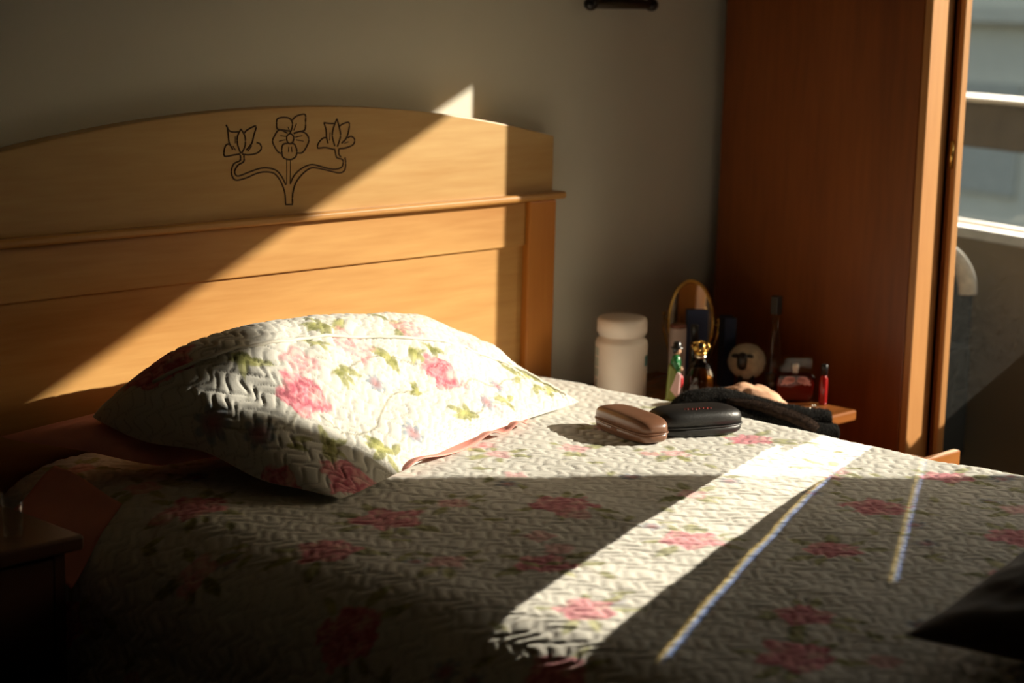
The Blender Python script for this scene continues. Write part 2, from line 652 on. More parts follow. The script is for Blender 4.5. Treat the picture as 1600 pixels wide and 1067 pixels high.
# ------------------------------------------------------------------ the room
XR, XR2 = 2.16, 2.22          # inner and outer face of the window wall
WY0, WY1, WZ0, WZ1 = -2.43, -0.80, 0.815, 2.042
struct(MB().box(-2.95, 2.22, .045, .145, -.05, 2.55), 'wall_back', WALLP)
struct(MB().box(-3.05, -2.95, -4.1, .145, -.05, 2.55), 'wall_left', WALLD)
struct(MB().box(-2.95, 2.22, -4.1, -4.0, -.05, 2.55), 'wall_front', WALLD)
wr = MB()
wr.box(XR, XR2, -4.0, WY0, 0, 2.5).box(XR, XR2, WY1, .045, 0, 2.5)
wr.box(XR, XR2, WY0, WY1, 0, WZ0).box(XR, XR2, WY0, WY1, WZ1, 2.5)
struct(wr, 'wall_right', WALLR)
struct(MB().box(-3.05, 2.22, -4.1, .145, -.12, 0), 'floor', FLOOR)
struct(MB().box(-3.05, 2.22, -4.1, .145, 2.5, 2.6), 'ceiling', CEIL)
bb = MB().box(-2.95, -.76, .03, .045, 0, .08).box(.76, 1.355, .03, .045, 0, .08)
struct(bb, 'baseboard_back', FRAMEWOOD, .003)
# window in the right wall (seen only in the wardrobe mirror)
win = thing('window_1', 'wood-framed window with low sill reflected in the wardrobe mirror', None, (XR2, (WY0 + WY1) / 2, WZ0))


def off(mb, root):
    l = Vector(root.location)
    mb.v = [tuple(Vector(p) - l) for p in mb.v]
    return mb


win['kind'] = 'structure'
fr = MB()
fr.box(XR2 + .002, XR2 + .03, WY0 - .04, WY0, WZ0 - .04, WZ1 + .04).box(XR2 + .002, XR2 + .03, WY1, WY1 + .04, WZ0 - .04, WZ1 + .04)
fr.box(XR2 + .002, XR2 + .03, WY0, WY1, WZ0 - .04, WZ0).box(XR2 + .002, XR2 + .03, WY0, WY1, WZ1, WZ1 + .04)
off(fr, win).build('window_frame', WINFR, win, .003)
off(MB().box(XR2 + .012, XR2 + .016, WY0, WY1, WZ0, WZ1), win).build('window_pane', PANE, win)
off(MB().box(XR - .05, XR + .058, WY0 - .05, WY1 + .05, WZ0 - .03, WZ0 - .001), win).build('window_sill', RAILM, win, .004)

# ------------------------------------------------------------------ bed with carved headboard
bed = thing('bed', 'double bed with honey pine headboard carved with three flowers', 'bed', (0, 0, 0))
HB = 1.193


def arch(x):
    return HB - .152 * x * x


xs = [(-.734 + 1.468 * i / 60) for i in range(61)]
poly = [(-.734, .986), (.734, .986)] + [(x, arch(x)) for x in reversed(xs)]
head = MB().box(-.652, .652, .008, .028, .30, .8805).build('headboard', PINE, bed)
MB().prism(poly, 'y', 0, .036).build('arched_crest', CREST, head, .0025)
rail = MB()
prof = [(-.004, .976), (-.016, .977), (-.0195, .981), (-.0195, .988), (-.016, .992), (.036, .992), (.036, .976)]
rail.prism(prof, 'x', -.757, .757)
rail.build('moulding_rail', PINE, head, .001)
MB().box(-.652, .652, 0, .03, .881, .9755).build('frieze_board', PINE, head, .002)
for sx in (-1, 1):
    a, b = sorted((sx * .653, sx * .737))
    MB().box(a, b, -.010, .038, 0, .9755).build('post', PINE_V, head, .004)
    a, b = sorted((sx * .640, sx * .664))
    MB().box(a, b, -1.96, -.012, .24, .37).build('side_rail', PINE, bed, .004)
    a, b = sorted((sx * .60, sx * .664))
    MB().box(a, b, -2.0, -1.935, 0, .42).build('leg', PINE_V, bed, .004)
MB().box(-.60, .60, -1.985, -1.955, .2, .42).build('foot_board', PINE, bed, .004)
CARVE = {'lotus_left':[[(-1488,11646),(-1451,11583),(-1433,11435),(-1411,11310),(-1334,11195)],[(-1488,11646),(-1411,11538),(-1302,11509),(-1208,11513)],[(-1145,11560),(-1224,11427),(-1224,11278),(-1146,11112)],[(-1145,11560),(-1051,11420),(-1051,11246),(-1130,11112)],[(-1067,11483),(-988,11542),(-798,11598),(-845,11437),(-893,11289),(-1020,11169)],[(-1380,11284),(-1473,11288),(-1526,11203),(-1521,11079),(-1334,11088),(-1178,11101)],[(-1115,11099),(-957,11079),(-766,11103),(-670,11180),(-702,11269),(-782,11297)],[(-1334,11257),(-1271,11180)],[(-893,11239),(-988,11143)],[(-1277,11429),(-1277,11305)]],'lotus_right':[[(846,11607),(898,11476),(916,11320),(951,11215)],[(846,11607),(982,11590),(1102,11586)],[(1170,11674),(1085,11495),(1059,11341),(1123,11156)],[(1170,11674),(1240,11490),(1266,11333),(1185,11140)],[(1240,11529),(1326,11571),(1482,11586),(1466,11404),(1398,11275),(1295,11201)],[(899,11321),(814,11311),(713,11224),(697,11135),(883,11135),(1089,11092)],[(1244,11099),(1400,11105),(1591,11163),(1625,11267),(1537,11323),(1450,11300)],[(1468,11220),(1364,11198)],[(1001,11421),(992,11265)]],'pansy':[[(11,11482),(-120,11499),(-283,11530),(-309,11620),(-284,11720),(-121,11740),(10,11711),(70,11632),(60,11531),(18,11451)],[(70,11683),(175,11756),(374,11781),(391,11647),(375,11494),(242,11461),(104,11433)],[(-54,11446),(-185,11502),(-283,11492),(-364,11394),(-406,11307),(-347,11191),(-266,11099),(-184,11070)],[(110,11440),(276,11460),(409,11416),(477,11298),(411,11160),(311,11061),(195,11061)],[(-47,11255),(-152,11234),(-184,11134),(-158,11005),(-53,10954),(63,10949),(162,11004),(178,11118),(128,11222),(71,11250)],[(18,11438),(-54,11395),(-67,11332),(-34,11265),(19,11245),(71,11261),(104,11326),(91,11390),(18,11438)],[(-87,11384),(-218,11401)],[(-103,11321),(-250,11301)],[(144,11362),(309,11382)],[(160,11311),(343,11278)],[(-14,11190),(-24,11088)],[(52,11187),(62,11085)],[(-38,11560),(1,11487)],[(169,11616),(103,11491)]],'stem':[[(-1162,11088),(-1162,10988),(-1303,10933),(-1366,10811),(-1335,10685),(-1242,10625),(-1021,10656),(-766,10730),(-573,10746),(-379,10711),(-248,10602),(-150,10443),(-100,10286),(-89,10106),(83,10095),(82,10275),(147,10478),(280,10625),(447,10733),(615,10763),(955,10694),(1231,10633),(1370,10673),(1403,10803),(1385,10922)],[(-1077,11077),(-1083,10960),(-1209,10903),(-1288,10807),(-1273,10732),(-1194,10702),(-957,10760),(-702,10816),(-509,10814),(-314,10758),(-183,10637),(-84,10478)],[(-63,10950),(-61,10489)],[(30,10946),(22,10485)],[(22,10485),(114,10634),(279,10754),(480,10821),(648,10813),(955,10733),(1162,10710),(1300,10742),(1340,10832),(1305,10892),(1177,10932),(1141,11025),(1117,11104)],[(1227,11099),(1228,10995),(1280,10940)]]}


def smooth_line(pts, n=5):
    if len(pts) < 3:
        return pts
    out = []
    for i in range(len(pts) - 1):
        p0, p1, p2, p3 = pts[max(i - 1, 0)], pts[i], pts[i + 1], pts[min(i + 2, len(pts) - 1)]
        for k in range(n):
            t = k / n
            out.append(tuple(.5 * ((2 * b) + (-a + c) * t + (2 * a - 5 * b + 4 * c - d) * t * t + (-a + 3 * b - 3 * c + d) * t ** 3)
                             for a, b, c, d in zip(p0, p1, p2, p3)))
    out.append(pts[-1])
    return out


for key, nm in (('lotus_left', 'carved_lotus'), ('lotus_right', 'carved_lotus'), ('pansy', 'carved_pansy'), ('stem', 'carved_stem')):
    mb = MB()
    for k, line in enumerate(CARVE[key]):
        pts = [(x / 10000, z / 10000) for x, z in line]
        pts = smooth_line(pts) if not (key == 'stem' and k == 0) else pts
        if key == 'stem' and k == 0:
            pts = smooth_line(pts[:14]) + smooth_line(pts[14:])
        r = .0016 if len(line) > 2 else .0009
        mb.tube([(x, -.0002, z) for x, z in pts], r, 6, flat=(1, .5) if False else None)
    mb.build(nm, GROOVE, head, label={'lotus_left': 'left carved lotus flower', 'lotus_right': 'right carved lotus flower', 'pansy': 'middle carved pansy flower', 'stem': 'branching carved stem'}[key])

mt = thing('mattress', 'thick mattress hidden under the floral quilted bedspread', 'mattress', (0, -.98, .37))
off(MB().box(-.655, .655, -1.94, -.02, .372, .535), mt).build('mattress_core', MATTR, mt, .04, 4)

# quilted bedspread
rnd = random.Random(11)


def profile():
    p = []
    for z in np.linspace(.27, .43, 30):
        p.append((-.70 - .012 * math.sin((z - .27) * 20), z))
    for a in np.linspace(90, 0, 40):
        a = math.radians(a)
        p.append((-.50 - .20 * math.sin(a), .60 - .17 * (1 - math.cos(a))))
    for x in np.linspace(-.49, .652, 60):
        p.append((x, .60))
    for a in np.linspace(3, 90, 30):
        a = math.radians(a)
        p.append((.652 + .068 * math.sin(a), .60 - .068 * (1 - math.cos(a))))
    for z in np.linspace(.528, .27, 30):
        p.append((.720 + .012 * math.sin((.528 - z) * 18), z))
    return np.array(p)


pr = profile()
ds = np.r_[0, np.cumsum(np.hypot(*np.diff(pr, axis=0).T))]
STEP = .0040
S = np.arange(0, ds[-1], STEP)
PXs, PZs = np.interp(S, ds, pr[:, 0]), np.interp(S, ds, pr[:, 1])
s_zero = np.interp(0, PXs, S)          # arc length at x = 0
yt = [(-.012, 0)] + [(-y, 0) for y in np.linspace(.02, 1.92, 40)] + [(-1.92 - .09 * math.sin(math.radians(a)), -.09 * (1 - math.cos(math.radians(a)))) for a in range(5, 91, 5)] + [(-2.012, -.2)]
yt = np.array(yt)
dt = np.r_[0, np.cumsum(np.hypot(*np.diff(yt, axis=0).T))]
T = np.arange(0, dt[-1], STEP)
PY, PZt = np.interp(T, dt, yt[:, 0]), np.interp(T, dt, yt[:, 1])
XX, YY = np.meshgrid(PXs, PY)
ZZ = PZs[None, :] + PZt[:, None]
U, V = np.meshgrid(S - s_zero, -T)
lump = .009 * (fbm(U * 3.1 + 5, V * 3.1, 21, 3) - .5) + .006 * (fbm(U * 9, V * 7, 41, 2) - .5)
lump = lump + .012 * np.exp(-((XX - .02) / .42) ** 4)
BUMP = np.exp(-((XX - .45) / .12) ** 2 - ((YY + .80) / .05) ** 2) * .004
P = np.stack([XX, YY, ZZ], -1)
gu = np.gradient(P, axis=1)
gv = np.gradient(P, axis=0)
Nn = np.cross(gu, -gv)
Nn /= np.linalg.norm(Nn, axis=-1, keepdims=True) + 1e-9
if Nn[len(Nn) // 3, Nn.shape[1] // 2, 2] < 0:
    Nn = -Nn
qh, qm = quilting(U, V, amp=.0036, seed=2)
P = P + Nn * (qh + lump + BUMP - .002)[..., None]
BZ = P[..., 2].copy()
BX, BY = P[..., 0].copy(), P[..., 1].copy()


def bed_top(x, y, r=.03):
    m = (np.abs(BX - x) < r) & (np.abs(BY - y) < r)
    return float(BZ[m].max())


fl = []
for x, y, b in ((.305, -.695, 0), (-.116, -.809, 1), (-.353, -.99, 1), (-.46, -1.166, 1), (-.116, -1.071, 1), (.269, -1.145, 1), (.004, -1.243, 1),
                (-.529, -.714, 1), (-.446, -.886, 0), (-.234, -.681, 0), (-.361, -.669, 1), (.047, -.505, 0), (.444, -.937, 0),
                (-.27, -1.391, 1), (.278, -1.395, 1), (-.527, -.399, 1), (-.519, -.248, 0), (-.526, -.073, 0), (-.403, -1.47, 1),
                (.365, -.482, 0), (.187, -.56, 0), (.52, -.70, 1), (.56, -1.10, 1), (.62, -.45, 0), (.10, -.90, 0), (.10, -1.5, 1), (-.62, -1.25, 1), (-.66, -.9, 1), (-.65, -.55, 0),
                (.45, -1.62, 1), (-.1, -1.7, 1), (.45, -1.3, 0), (.0, -.25, 1), (.3, -.2, 1), (-.25, -.2, 1), (-.7, -1.6, 1), (-.35, -1.75, 1), (.25, -1.85, 1), (.75, -1.0, 1), (.78, -1.6, 1), (-.8, -.3, 1)):
    fl += spray(rnd, x, y, b)
colq = paint(U, V, fl)
colq *= (1 - .30 * qm)[..., None]
spread = grid_object('bedspread', P, CLOTH, None, colq)
tag(spread, 'cream quilted bedspread printed with pink roses covering the bed', 'bedspread')


# ------------------------------------------------------------------ pillows
def pillow(Lc, Fc, Rc, Bc, H, nu, nv, pu=.62, pv=.60, pinch=.028, bottom=.02, seed=0, lumps=.02, w=.86, h=.56, quilt=True, lift=0.0, corner=.05, dense=False, tilt=0.0, left=0.0, g=1.0, pr_=None, qa=.0034):
    Lc, Fc, Rc, Bc = (np.array(p, float) for p in (Lc, Fc, Rc, Bc))
    u = .5 - .5 * np.cos(PI * np.linspace(0, 1, nu)) if dense else np.linspace(0, 1, nu)
    v = .5 - .5 * np.cos(PI * np.linspace(0, 1, nv)) if dense else np.linspace(0, 1, nv)
    Ug, Vg = np.meshgrid(u, v)
    cr_ = ((1 - 2 * Ug) * (1 - 2 * Vg)) ** 4 * corner
    Up = Ug + pinch * (1 - 2 * Ug) * np.sin(PI * Vg) * 1.0 * (np.abs(1 - 2 * Ug) ** 2)
    Vp = Vg + pinch * 1.4 * (1 - 2 * Vg) * np.sin(PI * Ug) * (np.abs(1 - 2 * Vg) ** 2)

    Up = .5 + (Up - .5) * (1 - cr_)
    Vp = .5 + (Vp - .5) * (1 - cr_)

    def base(a, b):
        a, b = a[..., None], b[..., None]
        return (Fc * (1 - a) + Rc * a) * (1 - b) + (Lc * (1 - a) + Bc * a) * b
    B = base(Up, Vp)
    nrm = np.cross(Rc - Fc, Lc - Fc)
    nrm /= np.linalg.norm(nrm)
    puff = np.sin(PI * Ug) ** np.where(Ug > .5, pr_ or pu, pu) * np.sin(PI * np.clip(Vg ** g, 0, 1)) ** pv
    lum = (fbm(Ug * 5 + seed, Vg * 4, seed + 7) - .5) * lumps * np.minimum(1, puff * 2) * 2
    hh = puff * H * (1 + tilt * (.5 - Ug)) + left * np.exp(-((Ug - .17) / .15) ** 2) * np.sin(PI * np.clip(Vg ** g, 0, 1)) ** .5 * np.minimum(1, puff * 1.6)
    top = B + nrm * (hh + lum)[..., None]
    su = np.linalg.norm(np.diff(top, axis=1), axis=-1)
    X = np.concatenate([np.zeros((nv, 1)), np.cumsum(su, 1)], 1)
    X = X - X[:, nu // 2:nu // 2 + 1] + w / 2
    sv = np.linalg.norm(np.diff(top, axis=0), axis=-1)
    sv[:, :] = .6 * sv + .4 * sv.mean(1, keepdims=True)
    Y = np.concatenate([np.zeros((1, nu)), np.cumsum(sv, 0)], 0)
    if lift:
        top[..., 2] += lift * np.sin(PI * Ug) * (1 - Vg) ** 2 + .008 * np.sin(Vg * 13 + 1) * np.sin(PI * Vg) * (1 - Ug) ** 6
    if quilt:
        gu, gv = np.gradient(top, axis=1), np.gradient(top, axis=0)
        N = np.cross(gu, gv)
        N /= np.linalg.norm(N, axis=-1, keepdims=True) + 1e-9
        if N[nv // 2, nu // 2, 2] < 0:
            N = -N
        qh, qm = quilting(X, Y, s=.0185, lam=.047, amp=qa, seed=seed)
        edge = np.clip(np.minimum(np.minimum(Ug, 1 - Ug) * 20, np.minimum(Vg, 1 - Vg) * 14), 0, 1)
        top = top + N * (qh * edge)[..., None]
    else:
        qm = np.zeros_like(X)
    bot = B - nrm * (puff * bottom)[..., None]
    if lift:
        bot[..., 2] += lift * np.sin(PI * Ug) * (1 - Vg) ** 2 + .008 * np.sin(Vg * 13 + 1) * np.sin(PI * Vg) * (1 - Ug) ** 6
    return top, bot, X, Y, qm


PT, PB, PX, PYY, pqm = pillow((-.566, -.105, .700), (-.385, -.592, .612), (.500, -.338, .618), (.36, -.050, .700), .160, 340, 240, pu=.42, pv=.62, seed=3, lift=.012, corner=.075, dense=True, tilt=.12, left=.032, g=1.75, pr_=.60, qa=.0038)
rnd = random.Random(5)
fl = []


def leaf_cluster(x, y, n, spread_, size):
    for k in range(n):
        a = rnd.uniform(0, 6.28)
        d = spread_ * rnd.uniform(.2, 1)
        fl.append(('leaf', x + d * math.cos(a), y + d * math.sin(a), size * rnd.uniform(.7, 1.2), a + rnd.uniform(-.6, .6)))


for a in (((.077, .191), (.02, .16), (-.02, .19), (-.05, .25)), ((-.05, .25), (-.09, .22), (-.10, .16), (-.06, .10), (-.05, .04)), ((.077, .17), (.09, .10), (.14, .085), (.19, .11), (.24, .13), (.30, .12)),
          ((.384, .138), (.44, .10), (.50, .11), (.55, .085), (.62, .10), (.69, .094)), ((.18, .2), (.25, .21), (.31, .20), (.384, .15)), ((.36, .045), (.42, .04), (.484, .055), (.56, .03))):
    fl.append(('vine', smooth_line(list(a), 6), .0016, (.20, .17, .07)))
for a in ((.18, .20, 4, .022, .022), (.294, .19, 6, .028, .024), (.363, .195, 5, .025, .022), (.69, .10, 11, .045, .026), (.73, .06, 6, .03, .024), (.36, .045, 5, .022, .022), (.127, .035, 7, .028, .024),
          (.04, .095, 6, .024, .024), (.30, .115, 5, .02, .018), (.06, .29, 5, .03, .026), (.44, .19, 4, .02, .02), (.25, .30, 6, .05, .024), (.40, .27, 6, .05, .024), (.55, .05, 3, .02, .02), (.19, .265, 5, .03, .02), (.0, .13, 3, .02, .02)):
    leaf_cluster(*a)
for k, x, y, r in (('rose', .077, .191, .045), ('rose', .384, .138, .040), ('pale', .255, .245, .046), ('pale', .125, .245, .036), ('pale', .43, .245, .036), ('rose', .012, .028, .045), ('rose', .003, .403, .050), ('blue', .222, .16, .022),
                   ('blue', .484, .055, .024), ('pale', .50, .03, .016), ('blue', .205, .050, .028), ('blue', -.046, .25, .038), ('blue', -.02, .18, .032), ('blue', .56, .085, .02), ('pale', .45, .10, .014), ('pale', .60, .19, .03), ('rose', .05, .50, .045), ('rose', -.06, .10, .040)):
    fl.append((k, x, y, r, rnd.uniform(0, 6)))


def slide(x):
    return float(np.interp(x, [-.1, -.046, -.015, .077, .222, .384, .484, .688, .9], [-.09, -.024, .02, .128, .30, .481, .54, .76, .97]))


fl = [(f_[0], [(slide(a), b) for a, b in f_[1]]) + tuple(f_[2:]) if f_[0] == 'vine' else (f_[0], slide(f_[1])) + tuple(f_[2:]) for f_ in fl]
pc = paint(PX, PYY, fl) * (1 - .40 * pqm)[..., None]
both = np.concatenate([PT, PB[::-1]], 0)
cb = np.concatenate([pc, np.broadcast_to(C_WHITE, PB.shape)], 0)
sham = thing('quilted_pillow', 'plump quilted floral pillow leaning against the carved headboard', 'pillow', (.0, -.27, .60))
grid_object('sham_cover', both - np.array(sham.location), CLOTH, sham, cb)
nvp, nup = PT.shape[:2]
seam = []
for u, v in smooth_line([(.14, .70), (.224, .619), (.292, .566), (.395, .548), (.472, .525), (.54, .485), (.63, .45), (.735, .425), (.80, .372), (.835, .272), (.867, .188)], 6):
    seam.append(tuple(PT[int(v * (nvp - 1)), int(u * (nup - 1))] - np.array(sham.location) + np.array((0, 0, .002))))
MB().tube(seam, .0032, 8).build('piped_seam', plain('cream_piping', (.74, .70, .60), .9), sham)

# pink under pillow with its frilled hem
pk = thing('pink_pillow', 'flat pink pillow squashed beneath the quilted floral pillow', 'pillow', (-.1, -.3, .60))
T2, B2, *_ = pillow((-.69, -.050, .672), (-.50, -.26, .630), (.40, -.285, .618), (.31, -.045, .700), .058, 120, 70, bottom=.0, seed=9, quilt=False, lumps=.012)
grid_object('pillowcase', np.concatenate([T2, B2[::-1]], 0) - np.array(pk.location), PINK, pk)
# hem: wavy strip from front corner to the right
n = 160
hem = []
for j in range(7):
    w = j / 6
    row = []
    for i in range(n):
        u = i / (n - 1)
        x = -.275 + .60 * u
        ye = -.568 + .266 * (x + .372)
        wav = math.sin(u * 26 + 2 * math.sin(u * 8)) * (1 - u * .4)
        e_ = min(1, 6 * u, 6 * (1 - u))
        row.append((x - .003 * w * wav, ye + .040 - w * (.050 * e_ + .006 * wav), .622 + .004 * (1 - w) + w * e_ * (.006 + .010 * wav)))
    hem.append(row)
grid_object('frilled_hem', np.array(hem) - np.array(pk.location), PINK, pk, solid=.0015)
# slack corner of the pillowcase at the far left
cor = []
for j in range(24):
    row = []
    for i in range(24):
        a, b = i / 23, j / 23
        x = -.585 - .13 * a
        y = -.10 - .19 * b - .05 * a
        z = .618 - .022 * b - .05 * a * b + .004 * math.sin(a * 7 + b * 5) - .055 * a
        row.append((x, y, z))
    cor.append(row)
grid_object('loose_corner', np.array(cor) - np.array(pk.location), PINK, pk, solid=.002)

# dark cushion at the foot of the bed
T3, B3, *_ = pillow((-.405, -1.618, .668), (-.24, -2.02, .672), (.16, -1.93, .672), (.05, -1.53, .668), .075, 90, 90, pu=.55, pv=.55, bottom=.055, seed=17, quilt=False, lumps=.012, pinch=.05)
cu = thing('dark_cushion', 'plain dark brown cushion lying at the foot of the bed', 'cushion', (-.1, -1.78, .6))
grid_object('cushion_cover', np.concatenate([T3, B3[::-1]], 0) - np.array(cu.location), DARKCUSH, cu)

# ------------------------------------------------------------------ wardrobe with mirror door
wd = thing('wardrobe', 'tall red-brown wardrobe with a mirror door, right of the bed', 'wardrobe', (1.75, -.25, 0))
WF = -.547
off(MB().box(1.306, 1.326, WF + .004, -.008, 0, 2.25), wd).build('side_panel', REDWOOD, wd, .003)
off(MB().box(2.118, 2.138, WF + .004, -.008, 0, 2.25), wd).build('side_panel', REDWOOD, wd, .003)
off(MB().box(1.328, 2.116, -.022, -.010, .02, 2.23), wd).build('back_panel', REDWOOD, wd)
off(MB().box(1.305, 1.394, WF - .016, WF + .003, 0, 2.25), wd).build('face_stile', FRAMEWOOD, wd, .003)
off(MB().box(1.396, 2.136, WF - .016, WF + .003, 2.12, 2.25), wd).build('face_rail', FRAMEWOOD, wd, .003)
off(MB().box(1.396, 2.136, WF - .016, WF + .003, 0, .085), wd).build('plinth', REDWOOD_X, wd, .003)
off(MB().box(1.328, 2.116, WF + .01, -.024, 2.225, 2.245), wd).build('top_panel', REDWOOD_X, wd)
off(MB().box(1.328, 2.116, WF + .01, -.024, .06, .085), wd).build('bottom_panel', REDWOOD_X, wd)
AJ = math.radians(8)
HX, HY = 1.400, WF - .018
dm = Matrix.Translation((HX, HY, 0)) @ Matrix.Rotation(-AJ, 4, 'Z')
W, Z0, Z1, TH = .710, .09, 2.115, .023


def dbox(x0, x1, y0, y1, z0, z1):
    return MB().box(x0, x1, y0, y1, z0, z1, dm)


door = off(dbox(0, W, -.008, 0, Z0, Z1), wd).build('door', REDWOOD, wd)
f = .022
for a in ((0, f, Z0, Z1), (W - f, W, Z0, Z1), (f, W - f, Z0, Z0 + .05), (f, W - f, Z1 - .05, Z1)):
    off(dbox(a[0], a[1], -TH, -.0085, a[2], a[3]), wd).build('door_frame', FRAMEWOOD, door, .003)
off(dbox(f, W - f, -.017, -.0088, Z0 + .05, Z1 - .05), wd).build('mirror_glass', MIRROR, door, .006, 1, label='tall bevelled mirror')
off(MB().tube([dm @ Vector((W - .045, -.024, 1.0)), dm @ Vector((W - .045, -.05, 1.0)), dm @ Vector((W - .045, -.05, 1.1)), dm @ Vector((W - .045, -.024, 1.1))], .005), wd).build('door_handle', GOLD, door)
for z in (.35, 1.085, 1.9):
    off(MB().lathe([(.0, -.03), (.005, -.03), (.005, .03), (.0, .03)], 10, (HX - .004, HY - .012, z)), wd).build('hinge', GOLD, door)

# ------------------------------------------------------------------ right nightstand, its drawer pulled open
NX0, NX1, NY0, NY1, NZ = .775, 1.150, -.532, .030, .540
ns = thing('nightstand', 'brown wooden nightstand with open drawer crowded with bottles by wardrobe', 'nightstand', (.96, -.25, 0))
off(MB().box(NX0, NX1, NY0, NY1, NZ - .024, NZ), ns).build('top_board', REDWOOD_X, ns, .005, 3)
off(MB().box(NX0 + .02, NX0 + .035, NY0 + .02, NY1 - .01, 0, NZ - .025), ns).build('side_panel', REDWOOD, ns)
off(MB().box(NX1 - .060, NX1 - .045, NY0 + .02, NY1 - .01, 0, NZ - .025), ns).build('side_panel', REDWOOD, ns)
off(MB().box(NX0 + .036, NX1 - .061, NY1 - .025, NY1 - .01, .05, NZ - .025), ns).build('back_panel', REDWOOD, ns)
off(MB().box(NX0 + .036, NX1 - .061, NY0 + .02, NY1 - .026, .34, .352), ns).build('shelf', REDWOOD_X, ns)
off(MB().box(NX0 + .036, NX1 - .061, NY0 + .03, NY0 + .05, .05, .33), ns).build('lower_front', REDWOOD_X, ns, .002)
off(MB().box(NX0 + .0355, NX1 - .0605, NY0 + .02, NY0 + .034, NZ - .05, NZ - .0255), ns).build('top_rail', REDWOOD_X, ns, .002)
DY = -.838
dr = off(MB().box(NX0 + .02, 1.070, DY, DY + .018, .375, .520), ns).build('drawer', REDWOOD_X, ns, .004, 3, label='drawer pulled open towards the room')
for x in (NX0 + .04, NX1 - .078):
    off(MB().box(x, x + .010, DY + .0185, NY0 + .1, .385, .485), ns).build('drawer_side', REDWOOD_X, dr)
off(MB().box(NX0 + .0505, NX1 - .0785, DY + .0185, NY0 + .1, .383, .390), ns).build('drawer_bottom', REDWOOD_X, dr)
off(MB().lathe([(0, 0), (.006, 0), (.007, .012), (.014, .018), (.014, .024), (0, .028)], 16), ns)
kb = MB().ball((.92, DY - .012, .45), .014, 14, 8)
off(kb, ns).build('knob', GOLD, dr)


def on_ns(x, y):
    return (x, y, NZ + .0005)


def fuzz(o, count, length, mat, parent, seed=1):
    """short loose fibres standing off a knitted or woolly surface"""
    r = np.random.RandomState(seed)
    me = o.data
    nv = len(me.vertices)
    co = np.empty(nv * 3); me.vertices.foreach_get('co', co); co = co.reshape(-1, 3)
    tri = np.array([(p.vertices[0], p.vertices[k], p.vertices[k + 1]) for p in me.polygons for k in range(1, len(p.vertices) - 1)])
    A, B, C_ = co[tri[:, 0]], co[tri[:, 1]], co[tri[:, 2]]
    N = np.cross(B - A, C_ - A)
    ar = np.linalg.norm(N, axis=1)
    pick = r.choice(len(tri), count, p=ar / ar.sum())
    u, v = r.rand(count, 1), r.rand(count, 1)
    sw = (u + v) > 1
    u, v = np.where(sw, 1 - u, u), np.where(sw, 1 - v, v)
    P0 = A[pick] * (1 - u - v) + B[pick] * u + C_[pick] * v
    n = N[pick] / (ar[pick][:, None] + 1e-12)
    d = n + r.normal(size=(count, 3)) * .65
    d /= np.linalg.norm(d, axis=1)[:, None]
    tip = P0 + d * length * r.uniform(.4, 1.1, (count, 1))
    side = np.cross(d, r.normal(size=(count, 3)))
    side /= np.linalg.norm(side, axis=1)[:, None] + 1e-9
    w = .00032
    V_ = np.stack([P0 - side * w, P0 + side * w, tip], 1).reshape(-1, 3)
    m2 = bpy.data.meshes.new('fuzz')
    m2.from_pydata(V_.tolist(), [], np.arange(count * 3).reshape(-1, 3).tolist())
    m2.materials.append(mat)
    f = bpy.data.objects.new('fuzz', m2)
    COL.objects.link(f)
    f.parent = parent
    f['kind'] = 'stuff'
    return f


# white tub
jr = thing('plastic_tub', 'large white plastic tub with screw lid standing beside the headboard', 'jar', on_ns(.842, -.118))
R = .0575
body = [(0, 0), (R - .006, 0), (R - .001, .004), (R, .010), (R, .122), (R - .002, .131), (R - .010, .137), (R - .011, .146), (0, .146)]
MB().lathe(body, 48).build('tub_body', WHITEPL, jr)
MB().lathe([(R - .009, .141), (R - .0065, .1405), (R - .0065, .147), (R - .0025, .148), (R - .0025, .174), (R - .006, .180), (R - .012, .182), (0, .1805)], 48).build('screw_lid', WHITEPL, jr)


def wrap(a0, a1, z0, z1, name, mat, parent, r=R + .0006, label=None):
    n = max(3, int(abs(a1 - a0) * 14))
    mb = MB()
    vs = []
    for i in range(n + 1):
        a = math.radians(1) * 0 + a0 + (a1 - a0) * i / n
        for rr in (r, r - .0012):
            for z in (z0, z1):
                vs.append((rr * math.cos(a), rr * math.sin(a), z))
    fs = []
    for i in range(n):
        b, c = i * 4, i * 4 + 4
        fs += [(b, c, c + 1, b + 1), (b + 1, c + 1, c + 3, b + 3), (b + 2, b + 3, c + 3, c + 2), (b, b + 2, c + 2, c)]
    fs += [(0, 1, 3, 2), (n * 4, n * 4 + 2, n * 4 + 3, n * 4 + 1)]
    return mb.add(vs, fs, False).build(name, mat, parent, label=label)


# angles as seen: the camera lies towards -142 degrees; the left rim is at +128
cang = math.atan2(-2.802 + .118, -2.316 - .842)
for z0, z1 in ((.098, .116), (.074, .094), (.052, .070)):
    wrap(cang - 1.42, cang - 1.02, z0, z1, 'label_print', PALEGREEN, jr, label='pale green block of small print')
for k in range(4):
    wrap(cang - 1.18, cang - 1.10, .022 + k * .0062, .0262 + k * .0062, 'label_mark', TEAL, jr)
wrap(cang - 1.36, cang - 1.32, .024, .038, 'label_mark', RUST, jr)
wrap(cang + 1.12, cang + 1.5, .077, .100, 'label_print', TEAL, jr, label='dark teal square print')

